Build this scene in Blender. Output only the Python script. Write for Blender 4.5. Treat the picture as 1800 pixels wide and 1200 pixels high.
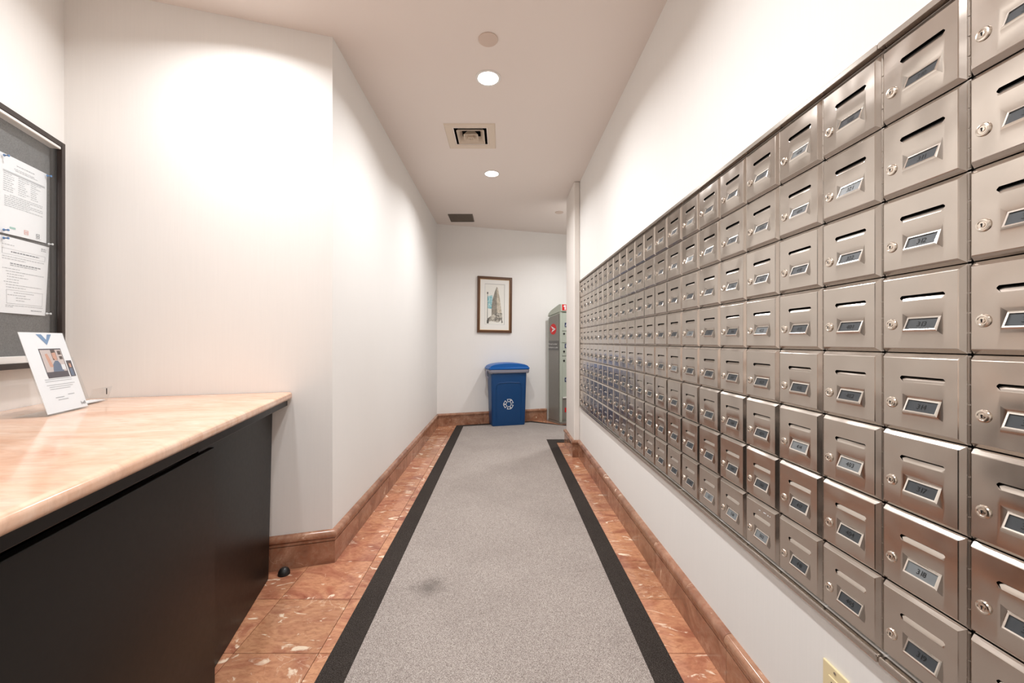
import bpy, bmesh, math, random
from mathutils import Vector, Matrix
random.seed(7)
for o in list(bpy.data.objects): bpy.data.objects.remove(o)
S = bpy.context.scene
COL = S.collection
PI = math.pi

# ------------------------------------------------------------------ camera
cam_d = bpy.data.cameras.new('camera')
cam = bpy.data.objects.new('camera', cam_d); COL.objects.link(cam)
cam_d.sensor_fit = 'HORIZONTAL'; cam_d.sensor_width = 36.0
cam_d.lens = 710.0 / 1800 * 36.0
cam_d.shift_x = 16 / 1800; cam_d.shift_y = 0.0
cam_d.clip_start = 0.02; cam_d.clip_end = 60
cam.location = (0, 0, 1.12); cam.rotation_euler = (PI / 2, 0, 0)
S.camera = cam
# ------------------------------------------------------------------ world, exposure
w = bpy.data.worlds.new('world'); S.world = w; w.use_nodes = True
w.node_tree.nodes['Background'].inputs[0].default_value = (1.0, 0.95, 0.88, 1)
w.node_tree.nodes['Background'].inputs[1].default_value = 0.2
S.view_settings.view_transform = 'Standard'; S.view_settings.look = 'None'
S.view_settings.gamma = 1.0; S.view_settings.use_curve_mapping = False
S.view_settings.exposure = 0.1
LAMP_W = 14.8
LAMP_COL = (0.985, 0.99, 1.0)

# ------------------------------------------------------------------ materials
def lin(c):
    return tuple(((v / 255) / 12.92 if v / 255 <= .04045 else ((v / 255 + .055) / 1.055) ** 2.4) for v in c) + (1,)
MATS = {}
def new_mat(name):
    m = bpy.data.materials.new(name); m.use_nodes = True
    MATS[name] = m
    nt = m.node_tree
    return m, nt, nt.nodes['Principled BSDF']
def plain(name, rgb, rough=.5, metal=0.0, spec=.5, coat=0.0, emit=None):
    m, nt, b = new_mat(name)
    b.inputs['Base Color'].default_value = lin(rgb)
    b.inputs['Roughness'].default_value = rough
    b.inputs['Metallic'].default_value = metal
    b.inputs['Specular IOR Level'].default_value = spec
    b.inputs['Coat Weight'].default_value = coat
    # small grain so that no surface is perfectly flat
    tc = nt.nodes.new('ShaderNodeTexCoord'); n = nt.nodes.new('ShaderNodeTexNoise')
    n.inputs['Scale'].default_value = 60; n.inputs['Detail'].default_value = 3
    nt.links.new(tc.outputs['Object'], n.inputs['Vector'])
    mr = nt.nodes.new('ShaderNodeMapRange')
    mr.inputs['To Min'].default_value = max(0.02, rough - .04); mr.inputs['To Max'].default_value = min(1, rough + .04)
    nt.links.new(n.outputs['Fac'], mr.inputs['Value']); nt.links.new(mr.outputs['Result'], b.inputs['Roughness'])
    if emit:
        b.inputs['Emission Color'].default_value = emit[0]; b.inputs['Emission Strength'].default_value = emit[1]
    return m
def N(nt, t, **k):
    n = nt.nodes.new(t)
    for a, v in k.items():
        if a in n.inputs: n.inputs[a].default_value = v
        else: setattr(n, a, v)
    return n
def mix(nt, fac, a, b, mode='MIX'):
    n = nt.nodes.new('ShaderNodeMix'); n.data_type = 'RGBA'; n.blend_type = mode
    for sock, v in ((n.inputs[0], fac), (n.inputs[6], a), (n.inputs[7], b)):
        if hasattr(v, 'is_output'): nt.links.new(v, sock)
        else: sock.default_value = v
    return n.outputs[2]
def ramp(nt, src, stops):
    r = nt.nodes.new('ShaderNodeValToRGB'); e = r.color_ramp.elements
    while len(e) < len(stops): e.new(0.5)
    for i, (p, c) in enumerate(stops): e[i].position = p; e[i].color = c
    nt.links.new(src, r.inputs[0]); return r.outputs[0]
def noise(nt, vec, scale, detail=4, rough=.55, dist=0.0):
    n = nt.nodes.new('ShaderNodeTexNoise')
    n.inputs['Scale'].default_value = scale; n.inputs['Detail'].default_value = detail
    n.inputs['Roughness'].default_value = rough; n.inputs['Distortion'].default_value = dist
    nt.links.new(vec, n.inputs['Vector']); return n.outputs['Fac']
def bump(nt, b, h, strength, dist):
    n = nt.nodes.new('ShaderNodeBump'); n.inputs['Strength'].default_value = strength; n.inputs['Distance'].default_value = dist
    nt.links.new(h, n.inputs['Height']); nt.links.new(n.outputs['Normal'], b.inputs['Normal'])
def rand_vec(nt):
    tc = nt.nodes.new('ShaderNodeTexCoord'); oi = nt.nodes.new('ShaderNodeObjectInfo')
    m = nt.nodes.new('ShaderNodeMath'); m.operation = 'MULTIPLY'; m.inputs[1].default_value = 57.0
    nt.links.new(oi.outputs['Random'], m.inputs[0])
    a = nt.nodes.new('ShaderNodeVectorMath'); a.operation = 'ADD'
    nt.links.new(tc.outputs['Object'], a.inputs[0]); nt.links.new(m.outputs[0], a.inputs[1])
    return a.outputs[0], oi.outputs['Random']

def wall_mat(name, rgb):
    m, nt, b = new_mat(name)
    tc = N(nt, 'ShaderNodeTexCoord'); mp = N(nt, 'ShaderNodeMapping'); mp.inputs['Scale'].default_value = (260, 260, 5)
    nt.links.new(tc.outputs['Object'], mp.inputs[0])
    f = noise(nt, mp.outputs[0], 1.0, 3)
    c = lin(rgb); c2 = tuple(x * .965 for x in c[:3]) + (1,)
    g = noise(nt, tc.outputs['Object'], 1.3, 3)
    f2 = N(nt, 'ShaderNodeMath', operation='MULTIPLY'); nt.links.new(f, f2.inputs[0]); nt.links.new(g, f2.inputs[1])
    nt.links.new(ramp(nt, f2.outputs[0], [(.1, c2), (.42, c)]), b.inputs['Base Color'])
    b.inputs['Roughness'].default_value = .62; b.inputs['Specular IOR Level'].default_value = .3
    bump(nt, b, f, .035, .002)
    return m
wall_mat('wallpaper', (242, 239, 235))
wall_mat('wall_paint', (236, 229, 222))
plain('ceiling_paint', (238, 227, 219), .8)

def marble(name, stops, white=.66, scale=5.0, vein=.5, rough=.12, stretch=(1, 1, 1), grain=.65):
    m, nt, b = new_mat(name)
    v0, rnd = rand_vec(nt)
    mp = N(nt, 'ShaderNodeMapping'); mp.inputs['Scale'].default_value = stretch; mp.inputs['Rotation'].default_value = (0, 0, .5)
    nt.links.new(v0, mp.inputs[0]); v = mp.outputs[0]
    base = ramp(nt, noise(nt, v, scale, 9, .62, 1.2), stops)
    fine = noise(nt, v, scale * 9, 5, .6, .6)
    base = mix(nt, ramp(nt, fine, [(.45, (0, 0, 0, 1)), (.72, (grain, grain, grain, 1))]), base, lin((150, 96, 70)))
    # cream blotches with torn edges
    wb = noise(nt, v, scale * 1.7, 7, .55, 2.0)
    base = mix(nt, ramp(nt, wb, [(white, (0, 0, 0, 1)), (white + .05, (1, 1, 1, 1))]), base, lin((238, 214, 188)))
    # thin pale veins
    vo = N(nt, 'ShaderNodeTexNoise'); vo.inputs['Scale'].default_value = scale * 1.1; vo.inputs['Detail'].default_value = 6
    vo.inputs['Distortion'].default_value = 1.6; nt.links.new(v, vo.inputs['Vector'])
    ab = N(nt, 'ShaderNodeMath', operation='SUBTRACT'); nt.links.new(vo.outputs['Fac'], ab.inputs[0]); ab.inputs[1].default_value = .5
    ab2 = N(nt, 'ShaderNodeMath', operation='ABSOLUTE'); nt.links.new(ab.outputs[0], ab2.inputs[0])
    vm = N(nt, 'ShaderNodeMath', operation='MULTIPLY')
    nt.links.new(ramp(nt, ab2.outputs[0], [(0, (vein, vein, vein, 1)), (.010, (0, 0, 0, 1))]), vm.inputs[0])
    nt.links.new(ramp(nt, noise(nt, v, scale * .9, 3), [(.48, (0, 0, 0, 1)), (.62, (1, 1, 1, 1))]), vm.inputs[1])
    base = mix(nt, vm.outputs[0], base, lin((238, 206, 176)))
    hs = N(nt, 'ShaderNodeHueSaturation')
    mr = N(nt, 'ShaderNodeMapRange'); mr.inputs['To Min'].default_value = .86; mr.inputs['To Max'].default_value = 1.1
    h2 = N(nt, 'ShaderNodeMapRange'); h2.inputs['To Min'].default_value = .495; h2.inputs['To Max'].default_value = .502
    fr_ = N(nt, 'ShaderNodeMath', operation='FRACT'); m7 = N(nt, 'ShaderNodeMath', operation='MULTIPLY'); m7.inputs[1].default_value = 7.3
    nt.links.new(rnd, m7.inputs[0]); nt.links.new(m7.outputs[0], fr_.inputs[0]); nt.links.new(fr_.outputs[0], h2.inputs['Value']); nt.links.new(h2.outputs[0], hs.inputs['Hue'])
    nt.links.new(rnd, mr.inputs['Value']); nt.links.new(mr.outputs[0], hs.inputs['Value']); nt.links.new(base, hs.inputs['Color'])
    nt.links.new(hs.outputs[0], b.inputs['Base Color'])
    b.inputs['Roughness'].default_value = rough
    return m
marble('floor_marble', [(.3, lin((142, 84, 64))), (.42, lin((178, 120, 92))), (.56, lin((202, 148, 112))), (.75, lin((164, 98, 74)))], .61, 3.8, .5, .16, (1, 1.9, 1))
marble('baseboard_marble', [(.28, lin((118, 80, 62))), (.45, lin((152, 110, 86))), (.62, lin((180, 138, 112))), (.8, lin((128, 86, 66)))], .68, 5.0, .4, .16)
marble('counter_marble', [(.25, lin((208, 154, 120))), (.42, lin((230, 188, 158))), (.6, lin((240, 210, 186))), (.8, lin((214, 162, 128)))], .7, 1.7, .25, .13, (1.0, 3.0, 1), .25)
plain('grout', (96, 66, 52), .9)

def carpet(name, dark, mid, light, stain=False):
    m, nt, b = new_mat(name)
    tc = N(nt, 'ShaderNodeTexCoord'); v = tc.outputs['Object']
    f = noise(nt, v, 330, 2, .8)
    c = ramp(nt, f, [(.34, lin(dark)), (.5, lin(mid)), (.68, lin(light))])
    g = noise(nt, v, 2.2, 4)
    c = mix(nt, ramp(nt, g, [(.4, (0, 0, 0, 1)), (.75, (.25, .25, .25, 1))]), c, lin(dark))
    if stain:   # trodden dark spot on the runner
        d = N(nt, 'ShaderNodeVectorMath', operation='DISTANCE'); d.inputs[1].default_value = (-.33, 1.83, .006)
        nt.links.new(v, d.inputs[0])
        ad = N(nt, 'ShaderNodeMath', operation='MULTIPLY_ADD'); nt.links.new(noise(nt, v, 14, 5), ad.inputs[0]); ad.inputs[1].default_value = .22
        nt.links.new(d.outputs['Value'], ad.inputs[2])
        c = mix(nt, ramp(nt, ad.outputs[0], [(.10, (.55, .55, .55, 1)), (.2, (0, 0, 0, 1))]), c, lin((84, 78, 74)))
    nt.links.new(c, b.inputs['Base Color']); b.inputs['Roughness'].default_value = 1.0; b.inputs['Specular IOR Level'].default_value = .1
    bump(nt, b, f, .5, .004)
carpet('carpet_grey', (112, 102, 97), (162, 152, 145), (206, 197, 190), True)
carpet('carpet_dark', (34, 29, 27), (58, 52, 48), (92, 85, 80))

def steel(name, rgb, rough, wav=.35):
    m, nt, b = new_mat(name)
    v, rnd = rand_vec(nt)
    b.inputs['Base Color'].default_value = lin(rgb); b.inputs['Metallic'].default_value = 1.0
    mp = N(nt, 'ShaderNodeMapping'); mp.inputs['Scale'].default_value = (30, 400, 400); nt.links.new(v, mp.inputs[0])
    f = noise(nt, mp.outputs[0], 1.0, 2)
    mr = N(nt, 'ShaderNodeMapRange'); mr.inputs['To Min'].default_value = rough - .015; mr.inputs['To Max'].default_value = rough + .015
    nt.links.new(f, mr.inputs['Value']); nt.links.new(mr.outputs[0], b.inputs['Roughness'])
    bump(nt, b, noise(nt, v, 11.0, 1, .4), wav, .004)
steel('door_steel', (198, 189, 180), .21, 1.0)
steel('frame_steel', (186, 178, 170), .26, .1)
steel('hinge_steel', (176, 168, 160), .36, .1)
steel('bezel_steel', (232, 226, 218), .22, .05)
steel('lock_steel', (226, 216, 204), .2, .05)
plain('slot_dark', (16, 14, 13), .9)
plain('card_slate', (66, 69, 72), .4, spec=.3)
plain('card_glare', (118, 122, 124), .3, spec=.4)  # card lightened to paint in the reflection of its crumpled clear film
plain('ink_black', (14, 14, 14), .6)
plain('laminate_black', (13, 12, 11), .36, spec=.28)
plain('laminate_edge', (52, 50, 49), .3)
plain('bin_blue', (8, 66, 118), .34)
plain('lid_blue', (12, 92, 168), .34)
plain('white_print', (232, 234, 236), .5)
plain('bag_plastic', (138, 138, 150), .25)
plain('locker_grey', (134, 130, 122), .26, spec=.6)
plain('locker_pale', (184, 190, 176), .4)
plain('locker_band', (104, 102, 98), .4)
plain('label_red', (214, 26, 28), .4)
plain('label_navy', (28, 44, 84), .4)
plain('frame_wood', (92, 58, 32), .35)
plain('frame_gold', (196, 150, 92), .35)
plain('mat_board', (238, 236, 230), .8)
plain('art_paper', (236, 234, 226), .8)
plain('art_teal', (146, 196, 200), .8)
plain('art_stone', (150, 144, 130), .8)
plain('art_stone_light', (188, 180, 162), .8)
plain('art_dark', (92, 88, 82), .8)
plain('board_frame', (48, 38, 34), .4)
plain('track_white', (232, 230, 226), .35)
plain('paper_white', (240, 242, 244), .6)
plain('print_grey', (176, 180, 184), .7)
plain('print_mid', (128, 132, 138), .7)
plain('print_pink', (226, 186, 182), .7)
plain('print_green', (160, 198, 190), .7)
plain('pin_blue', (70, 128, 186), .3)
plain('pin_white', (226, 228, 230), .3)
plain('sign_blue', (112, 148, 186), .4)
plain('photo_wall', (206, 194, 190), .4)
plain('photo_skin', (208, 158, 136), .4)
plain('photo_hair', (72, 56, 52), .4)
plain('photo_shirt', (92, 112, 138), .4)
plain('photo_dark', (62, 60, 72), .4)
plain('outlet_cream', (236, 218, 174), .35)
plain('vent_cream', (226, 210, 192), .5)
plain('vent_dark', (30, 24, 20), .9)
plain('grille_brown', (96, 84, 72), .5)
plain('cover_tan', (216, 196, 182), .6)
plain('trim_white', (240, 236, 230), .4)
plain('rubber_black', (24, 24, 24), .5)
plain('lamp_lens', (255, 250, 240), .5, emit=((1, .96, .9, 1), 14.0))
def felt():
    m, nt, b = new_mat('board_felt')
    tc = N(nt, 'ShaderNodeTexCoord')
    nt.links.new(ramp(nt, noise(nt, tc.outputs['Object'], 300, 3, .7), [(.35, lin((92, 92, 92))), (.65, lin((122, 122, 121)))]), b.inputs['Base Color'])
    b.inputs['Roughness'].default_value = .95
felt()
def clear(name, tint, gloss):
    m = bpy.data.materials.new(name); m.use_nodes = True; MATS[name] = m
    nt = m.node_tree; nt.nodes.remove(nt.nodes['Principled BSDF'])
    out = nt.nodes['Material Output']
    t = N(nt, 'ShaderNodeBsdfTransparent'); t.inputs[0].default_value = tint
    g = N(nt, 'ShaderNodeBsdfGlossy'); g.inputs['Roughness'].default_value = .03
    lw = N(nt, 'ShaderNodeLayerWeight'); pw_ = N(nt, 'ShaderNodeMath', operation='POWER'); pw_.inputs[1].default_value = 5.0
    nt.links.new(lw.outputs['Facing'], pw_.inputs[0])
    mu = N(nt, 'ShaderNodeMath', operation='MULTIPLY_ADD'); mu.inputs[1].default_value = gloss; mu.inputs[2].default_value = .04
    nt.links.new(pw_.outputs[0], mu.inputs[0])
    mx = N(nt, 'ShaderNodeMixShader'); nt.links.new(mu.outputs[0], mx.inputs[0]); nt.links.new(t.outputs[0], mx.inputs[1]); nt.links.new(g.outputs[0], mx.inputs[2])
    nt.links.new(mx.outputs[0], out.inputs['Surface'])
clear('pane_glass', (.985, .99, .99, 1), .6)
clear('acrylic', (.965, .975, .98, 1), .6)

# ------------------------------------------------------------------ geometry helpers
class MB:
    def __init__(s): s.v = []; s.f = []
    def quad(s, *p): n = len(s.v); s.v += [tuple(q) for q in p]; s.f.append(tuple(range(n, n + len(p)))); return s
    def box(s, x0, x1, y0, y1, z0, z1):
        n = len(s.v)
        s.v += [(x0, y0, z0), (x1, y0, z0), (x1, y1, z0), (x0, y1, z0), (x0, y0, z1), (x1, y0, z1), (x1, y1, z1), (x0, y1, z1)]
        s.f += [tuple(n + i for i in q) for q in ((0, 3, 2, 1), (4, 5, 6, 7), (0, 1, 5, 4), (1, 2, 6, 5), (2, 3, 7, 6), (3, 0, 4, 7))]
        return s
    def prism(s, pts, z0, z1):          # counter-clockwise outline in xy
        n = len(s.v); k = len(pts)
        s.v += [(x, y, z0) for x, y in pts] + [(x, y, z1) for x, y in pts]
        s.f.append(tuple(n + i for i in reversed(range(k)))); s.f.append(tuple(n + k + i for i in range(k)))
        for i in range(k): j = (i + 1) % k; s.f.append((n + i, n + j, n + k + j, n + k + i))
        return s
    def loft(s, rings, cap=True):
        n = len(s.v); k = len(rings[0])
        for r in rings: s.v += [tuple(p) for p in r]
        for a in range(len(rings) - 1):
            for i in range(k):
                j = (i + 1) % k; s.f.append((n + a * k + i, n + a * k + j, n + (a + 1) * k + j, n + (a + 1) * k + i))
        if cap:
            s.f.append(tuple(n + i for i in reversed(range(k)))); s.f.append(tuple(n + (len(rings) - 1) * k + i for i in range(k)))
        return s
    def lathe(s, prof, seg=24, c=(0, 0, 0), axis='z'):
        rings = []
        for r, h in prof:
            ring = []
            for i in range(seg):
                a = 2 * PI * i / seg; x, y = r * math.cos(a), r * math.sin(a)
                p = (x, y, h) if axis == 'z' else ((x, -h, y) if axis == '-y' else (h, x, y))
                ring.append((c[0] + p[0], c[1] + p[1], c[2] + p[2]))
            rings.append(ring)
        return s.loft(rings)
    def tube(s, pts, r, seg=8):
        rings = []
        for i, p in enumerate(pts):
            p = Vector(p); a = Vector(pts[max(0, i - 1)]); b = Vector(pts[min(len(pts) - 1, i + 1)]); t = (b - a).normalized()
            u = t.orthogonal().normalized(); w_ = t.cross(u)
            rings.append([p + (u * math.cos(2 * PI * k / seg) + w_ * math.sin(2 * PI * k / seg)) * r for k in range(seg)])
        return s.loft(rings)
    def mesh(s, name, mat, smooth=None):
        me = bpy.data.meshes.new(name); me.from_pydata(s.v, [], s.f)
        me.materials.append(MATS[mat]); me.update()
        if smooth is not None:
            for p in me.polygons: p.use_smooth = True
            me.set_sharp_from_angle(angle=math.radians(smooth))
        return me
    def build(s, name, mat, parent=None, smooth=None):
        me = s.mesh(name, mat, smooth)
        bm = bmesh.new(); bm.from_mesh(me); bmesh.ops.recalc_face_normals(bm, faces=bm.faces); bm.to_mesh(me); bm.free()
        o = bpy.data.objects.new(name, me); COL.objects.link(o)
        if parent: o.parent = parent
        return o
def link(name, me, parent=None, loc=None):
    o = bpy.data.objects.new(name, me); COL.objects.link(o)
    if parent: o.parent = parent
    if loc: o.location = loc
    return o
def tag(o, label, cat, group=None):
    o['label'] = label; o['category'] = cat
    if group: o['group'] = group
    return o
def thing(name, label, cat, loc=(0, 0, 0), rz=0, group=None):
    o = bpy.data.objects.new(name, None); COL.objects.link(o); o.empty_display_size = .05
    o.location = loc; o.rotation_euler = (0, 0, rz)
    return tag(o, label, cat, group)
def structure(o, label=None):
    o['kind'] = 'structure'
    if label: o['label'] = label
    return o
def bevel(o, width, seg=3, angle=.5):
    m = o.modifiers.new('bevel', 'BEVEL'); m.width = width; m.segments = seg; m.limit_method = 'ANGLE'; m.angle_limit = angle
    return o
# letters: glyph outlines of the built-in font, turned to mesh once per character
GLYPH = {}
def glyph(ch):
    if ch in GLYPH: return GLYPH[ch]
    cu = bpy.data.curves.new('glyph', 'FONT'); cu.body = ch; cu.size = 1; cu.resolution_u = 2
    ob = bpy.data.objects.new('glyph', cu); COL.objects.link(ob)
    dg = bpy.context.evaluated_depsgraph_get(); dg.update()
    me = ob.evaluated_get(dg).to_mesh()
    vs = [(v.co.x, v.co.y) for v in me.vertices]; fs = [tuple(p.vertices) for p in me.polygons]
    ob.evaluated_get(dg).to_mesh_clear(); bpy.data.objects.remove(ob); bpy.data.curves.remove(cu)
    wd = (max(v[0] for v in vs) + .06) if vs else .3
    GLYPH[ch] = (vs, fs, wd); return GLYPH[ch]
def text(mb, s, size, fn, align='c'):
    """fn maps text-plane (x, y) to a point"""
    tot = sum(glyph(c)[2] for c in s) * size
    x = -tot / 2 if align == 'c' else 0
    for c in s:
        vs, fs, wd = glyph(c); n = len(mb.v)
        mb.v += [tuple(fn(x + a * size, (b - .35) * size)) for a, b in vs]; mb.f += [tuple(n + i for i in f) for f in fs]
        x += wd * size
    return mb
ORD = ['first', 'second', 'third', 'fourth', 'fifth', 'sixth', 'seventh', 'eighth', 'ninth', 'tenth', 'eleventh', 'twelfth']

# ------------------------------------------------------------------ the room
ZC = 2.672
XW = .748                                 # face of the mailbox wall
SL = .30                                  # slope of the two walls that stand askew
KX, KY = -.869, 2.06                      # outer corner between partition and corridor wall
C0 = Vector((-1.901, KY + SL * (-1.901 - KX)))   # inner corner of partition and left wall
DL = Vector((.336, -1)).normalized(); NL = Vector((-DL.y, DL.x))
YB = -1.6
def backY(x): return 5.33 + SL * (x + .869)
CE = C0 + DL * ((C0.y - YB) / -DL.y)

structure(MB().box(-2.6, 2.6, YB, 6.6, -.06, -.005).build('floor', 'grout'), 'bed of dark grout under orange marble tiles')
floor = bpy.data.objects['floor']
# ceiling with an opening for the supply diffuser
VX0, VX1, VY0, VY1 = -.360, -.120, 2.940, 3.180
mb = MB()
for x0, x1 in ((-2.6, VX0), (VX0, VX1), (VX1, 2.6)):
    for y0, y1 in ((YB - .1, VY0), (VY0, VY1), (VY1, 6.6)):
        if not (x0 == VX0 and y0 == VY0): mb.box(x0, x1, y0, y1, ZC, ZC + .1)
structure(mb.build('ceiling', 'ceiling_paint'), 'plain beige painted ceiling of the mail corridor')
T = .1
OY0, OY1, OZ0, OZ1 = .484, 3.879, .508, 1.689        # recess that takes the mailboxes
mb = MB().box(XW, XW + T, YB, 4.40, 0, OZ0).box(XW, XW + T, YB, 4.40, OZ1, ZC).box(XW, XW + T, YB, OY0, OZ0, OZ1).box(XW, XW + T, OY1, 4.40, OZ0, OZ1)
structure(mb.build('wall_right', 'wallpaper'), 'pale wall behind the mailboxes')
o = structure(bevel(MB().box(.69, XW - .0001, 3.92, 4.40, 0, ZC).build('wall_pilaster', 'wall_paint'), .012, 4), 'shallow beige pilaster at the end of the mailbox wall')
structure(MB().box(.865, 2.45, 4.30, 4.40, 0, ZC).build('wall_alcove_front', 'wallpaper'), 'near wall of the alcove, out of sight')
structure(MB().box(2.45, 2.55, 4.30, 6.5, 0, ZC).build('wall_alcove_side', 'wallpaper'), 'far side wall of the alcove')
structure(MB().prism([(KX - .1, backY(KX - .1)), (2.5, backY(2.5)), (2.5, backY(2.5) + T), (KX - .1, backY(KX - .1) + T)], 0, ZC).build('wall_back', 'wallpaper'), 'cream end wall with the framed picture')
structure(MB().prism([(KX, KY), (KX, backY(KX)), (KX - T, backY(KX - T)), (KX - T, KY - SL * T)], 0, ZC).build('wall_left', 'wallpaper'), 'long cream corridor wall on the left')
structure(MB().prism([tuple(C0), (KX - T, KY - SL * T), (KX - T, KY - SL * T + T), (C0.x - .03, C0.y + T)], 0, ZC).build('wall_partition', 'wallpaper'), 'bright cream partition wall behind the counter')
structure(MB().prism([tuple(C0), tuple(C0 - NL * T), tuple(CE - NL * T), tuple(CE)], 0, ZC).build('wall_side', 'wallpaper'), 'left wall carrying the notice board')
structure(MB().box(CE.x - .2, XW + T, YB - T, YB, 0, ZC).build('wall_behind', 'wallpaper'), 'wall at the near end of the room')

# floor tiles: one object per tile
TP = .305; X0 = -.6625; Y0 = 1.4515
tile_me = {}
def tile(x0, x1, y0, y1):
    w_, h_ = round(x1 - x0 - .0024, 4), round(y1 - y0 - .0024, 4)
    if (w_, h_) not in tile_me:
        tile_me[(w_, h_)] = MB().box(-w_ / 2, w_ / 2, -h_ / 2, h_ / 2, -.012, 0).mesh('tile', 'floor_marble')
    link('tile', tile_me[(w_, h_)], floor, ((x0 + x1) / 2, (y0 + y1) / 2, 0))
k0 = int((YB - Y0) / TP)
for k in range(k0, 14):
    ya, yb = Y0 + k * TP, Y0 + (k + 1) * TP
    tile(X0, X0 + TP, ya, yb)
    tile(KX - .02 if ya > KY else X0 - TP, X0, ya, yb)
    if ya < KY: tile(X0 - 2 * TP, X0 - TP, ya, yb)
    if yb < 4.6: tile(X0 + 4 * TP, XW, ya, yb)
    elif ya < 4.6: tile(X0 + 4 * TP, XW, ya, 4.62)
for i in range(0, 5):                     # tiles along the end wall, round the carpet
    tile(X0 + (i + 1) * TP, X0 + (i + 2) * TP, Y0 + 13 * TP, Y0 + 14 * TP)
for i in range(0, 7):
    tile(X0 + (i - 0) * TP, X0 + (i + 1) * TP, Y0 + 14 * TP, Y0 + 15 * TP)

# marble baseboards: moulded profile, mitred at the corners, cut into lengths
PROF = [(0, 0), (.018, 0), (.018, .110), (.009, .1102), (.009, .1142), (.018, .1144), (.018, .1270), (.009, .1272), (.009, .1312), (.0225, .1316),
        (.026, .138), (.0265, .146), (.024, .155), (.018, .162), (.010, .1645), (0, .165)]
def baseboard(name, path, label, joints=()):
    """path runs with the room on its left-hand normal"""
    P = [Vector(p) for p in path]
    nr = [Vector((-(b - a).y, (b - a).x)).normalized() for a, b in zip(P, P[1:])]
    root = structure(bpy.data.objects.new(name, None), label); COL.objects.link(root); root.location = (P[0].x, P[0].y, 0)
    for i, (a, b) in enumerate(zip(P, P[1:])):
        L = (b - a).length; d = (b - a) / L; n = nr[i]
        m0 = n if i == 0 else (nr[i - 1] + n) / (1 + nr[i - 1].dot(n))
        m1 = n if i == len(nr) - 1 else (nr[i + 1] + n) / (1 + nr[i + 1].dot(n))
        cuts = [0.0]; s = .61 - (joints[i] if i < len(joints) else 0)
        while s < L - .05: cuts.append(s); s += .61
        cuts.append(L)
        for q, (s0, s1) in enumerate(zip(cuts, cuts[1:])):
            va = m0 if q == 0 else n; vb = m1 if q == len(cuts) - 2 else n
            e0 = 0 if q == 0 else .0007; e1 = 0 if q == len(cuts) - 2 else .0007
            rings = []
            for base, mv in ((a + d * (s0 + e0), va), (a + d * (s1 - e1), vb)):
                rings.append([(base.x + mv.x * t - P[0].x, base.y + mv.y * t - P[0].y, z + .0005) for t, z in PROF])
            MB().loft(rings).build('marble_piece', 'baseboard_marble', root, 40)
pw = (C0.x + .86, KY + SL * (C0.x + .86 - KX))
baseboard('baseboard_left', [(.62, backY(.62)), (KX, backY(KX)), (KX, KY), (-1.35, KY + SL * (-1.35 - KX))][::1], 'brown moulded marble baseboard along the left corridor wall', (.3, .1, .2))
baseboard('baseboard_right', [(XW, YB), (XW, 3.92), (.69, 3.92), (.69, 4.40), (.80, 4.40)], 'brown moulded marble baseboard below the mailboxes', (.13, 0, 0))

# ------------------------------------------------------------------ carpet runner
cl, cr, bw = -.616, .592, .097
def back_off(x, off): return backY(x) - off * math.sqrt(1 + SL * SL)
LF = Vector((.775, 5.446)); LD = Vector((.88, .475)).normalized(); LS = Vector((-LD.y, LD.x))  # locker front-left, front dir, depth dir
outer = [(cl, YB + .02), (cr, YB + .02), (cr, 4.47), (2.3, 4.47)]
pA = LF - LS * .05 - LD * .02; pB = pA + LD * 1.45; pC = Vector((.40, back_off(.40, .04)))
outer += [(2.3, pB.y), tuple(pB), tuple(pA), tuple(pC), (cl, back_off(cl, .04))]
pa = pA - LS * .075 + LD * .01; pb = pB - LS * .075; pc = Vector((.385, back_off(.385, .13)))
inner = [(cl + bw, YB + .02), (cr - bw, YB + .02), (cr - bw, 4.60), (2.3, 4.60)]
inner += [(2.3, pb.y), tuple(pb), tuple(pa), tuple(pc), (cl + bw, back_off(cl + bw, .13))]
run = thing('carpet_runner', 'grey carpet runner with a dark border along the corridor floor', 'carpet')
MB().prism(inner, .0005, .007).build('field', 'carpet_grey', run)
mb = MB(); k = len(outer)
for i in range(k):
    j = (i + 1) % k
    if i in (0, 3): continue
    mb.prism([outer[i], outer[j], inner[j], inner[i]], .0005, .0065)
bo = mb.build('border', 'carpet_dark', run); bo['label'] = 'dark brown carpet border band'

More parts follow.
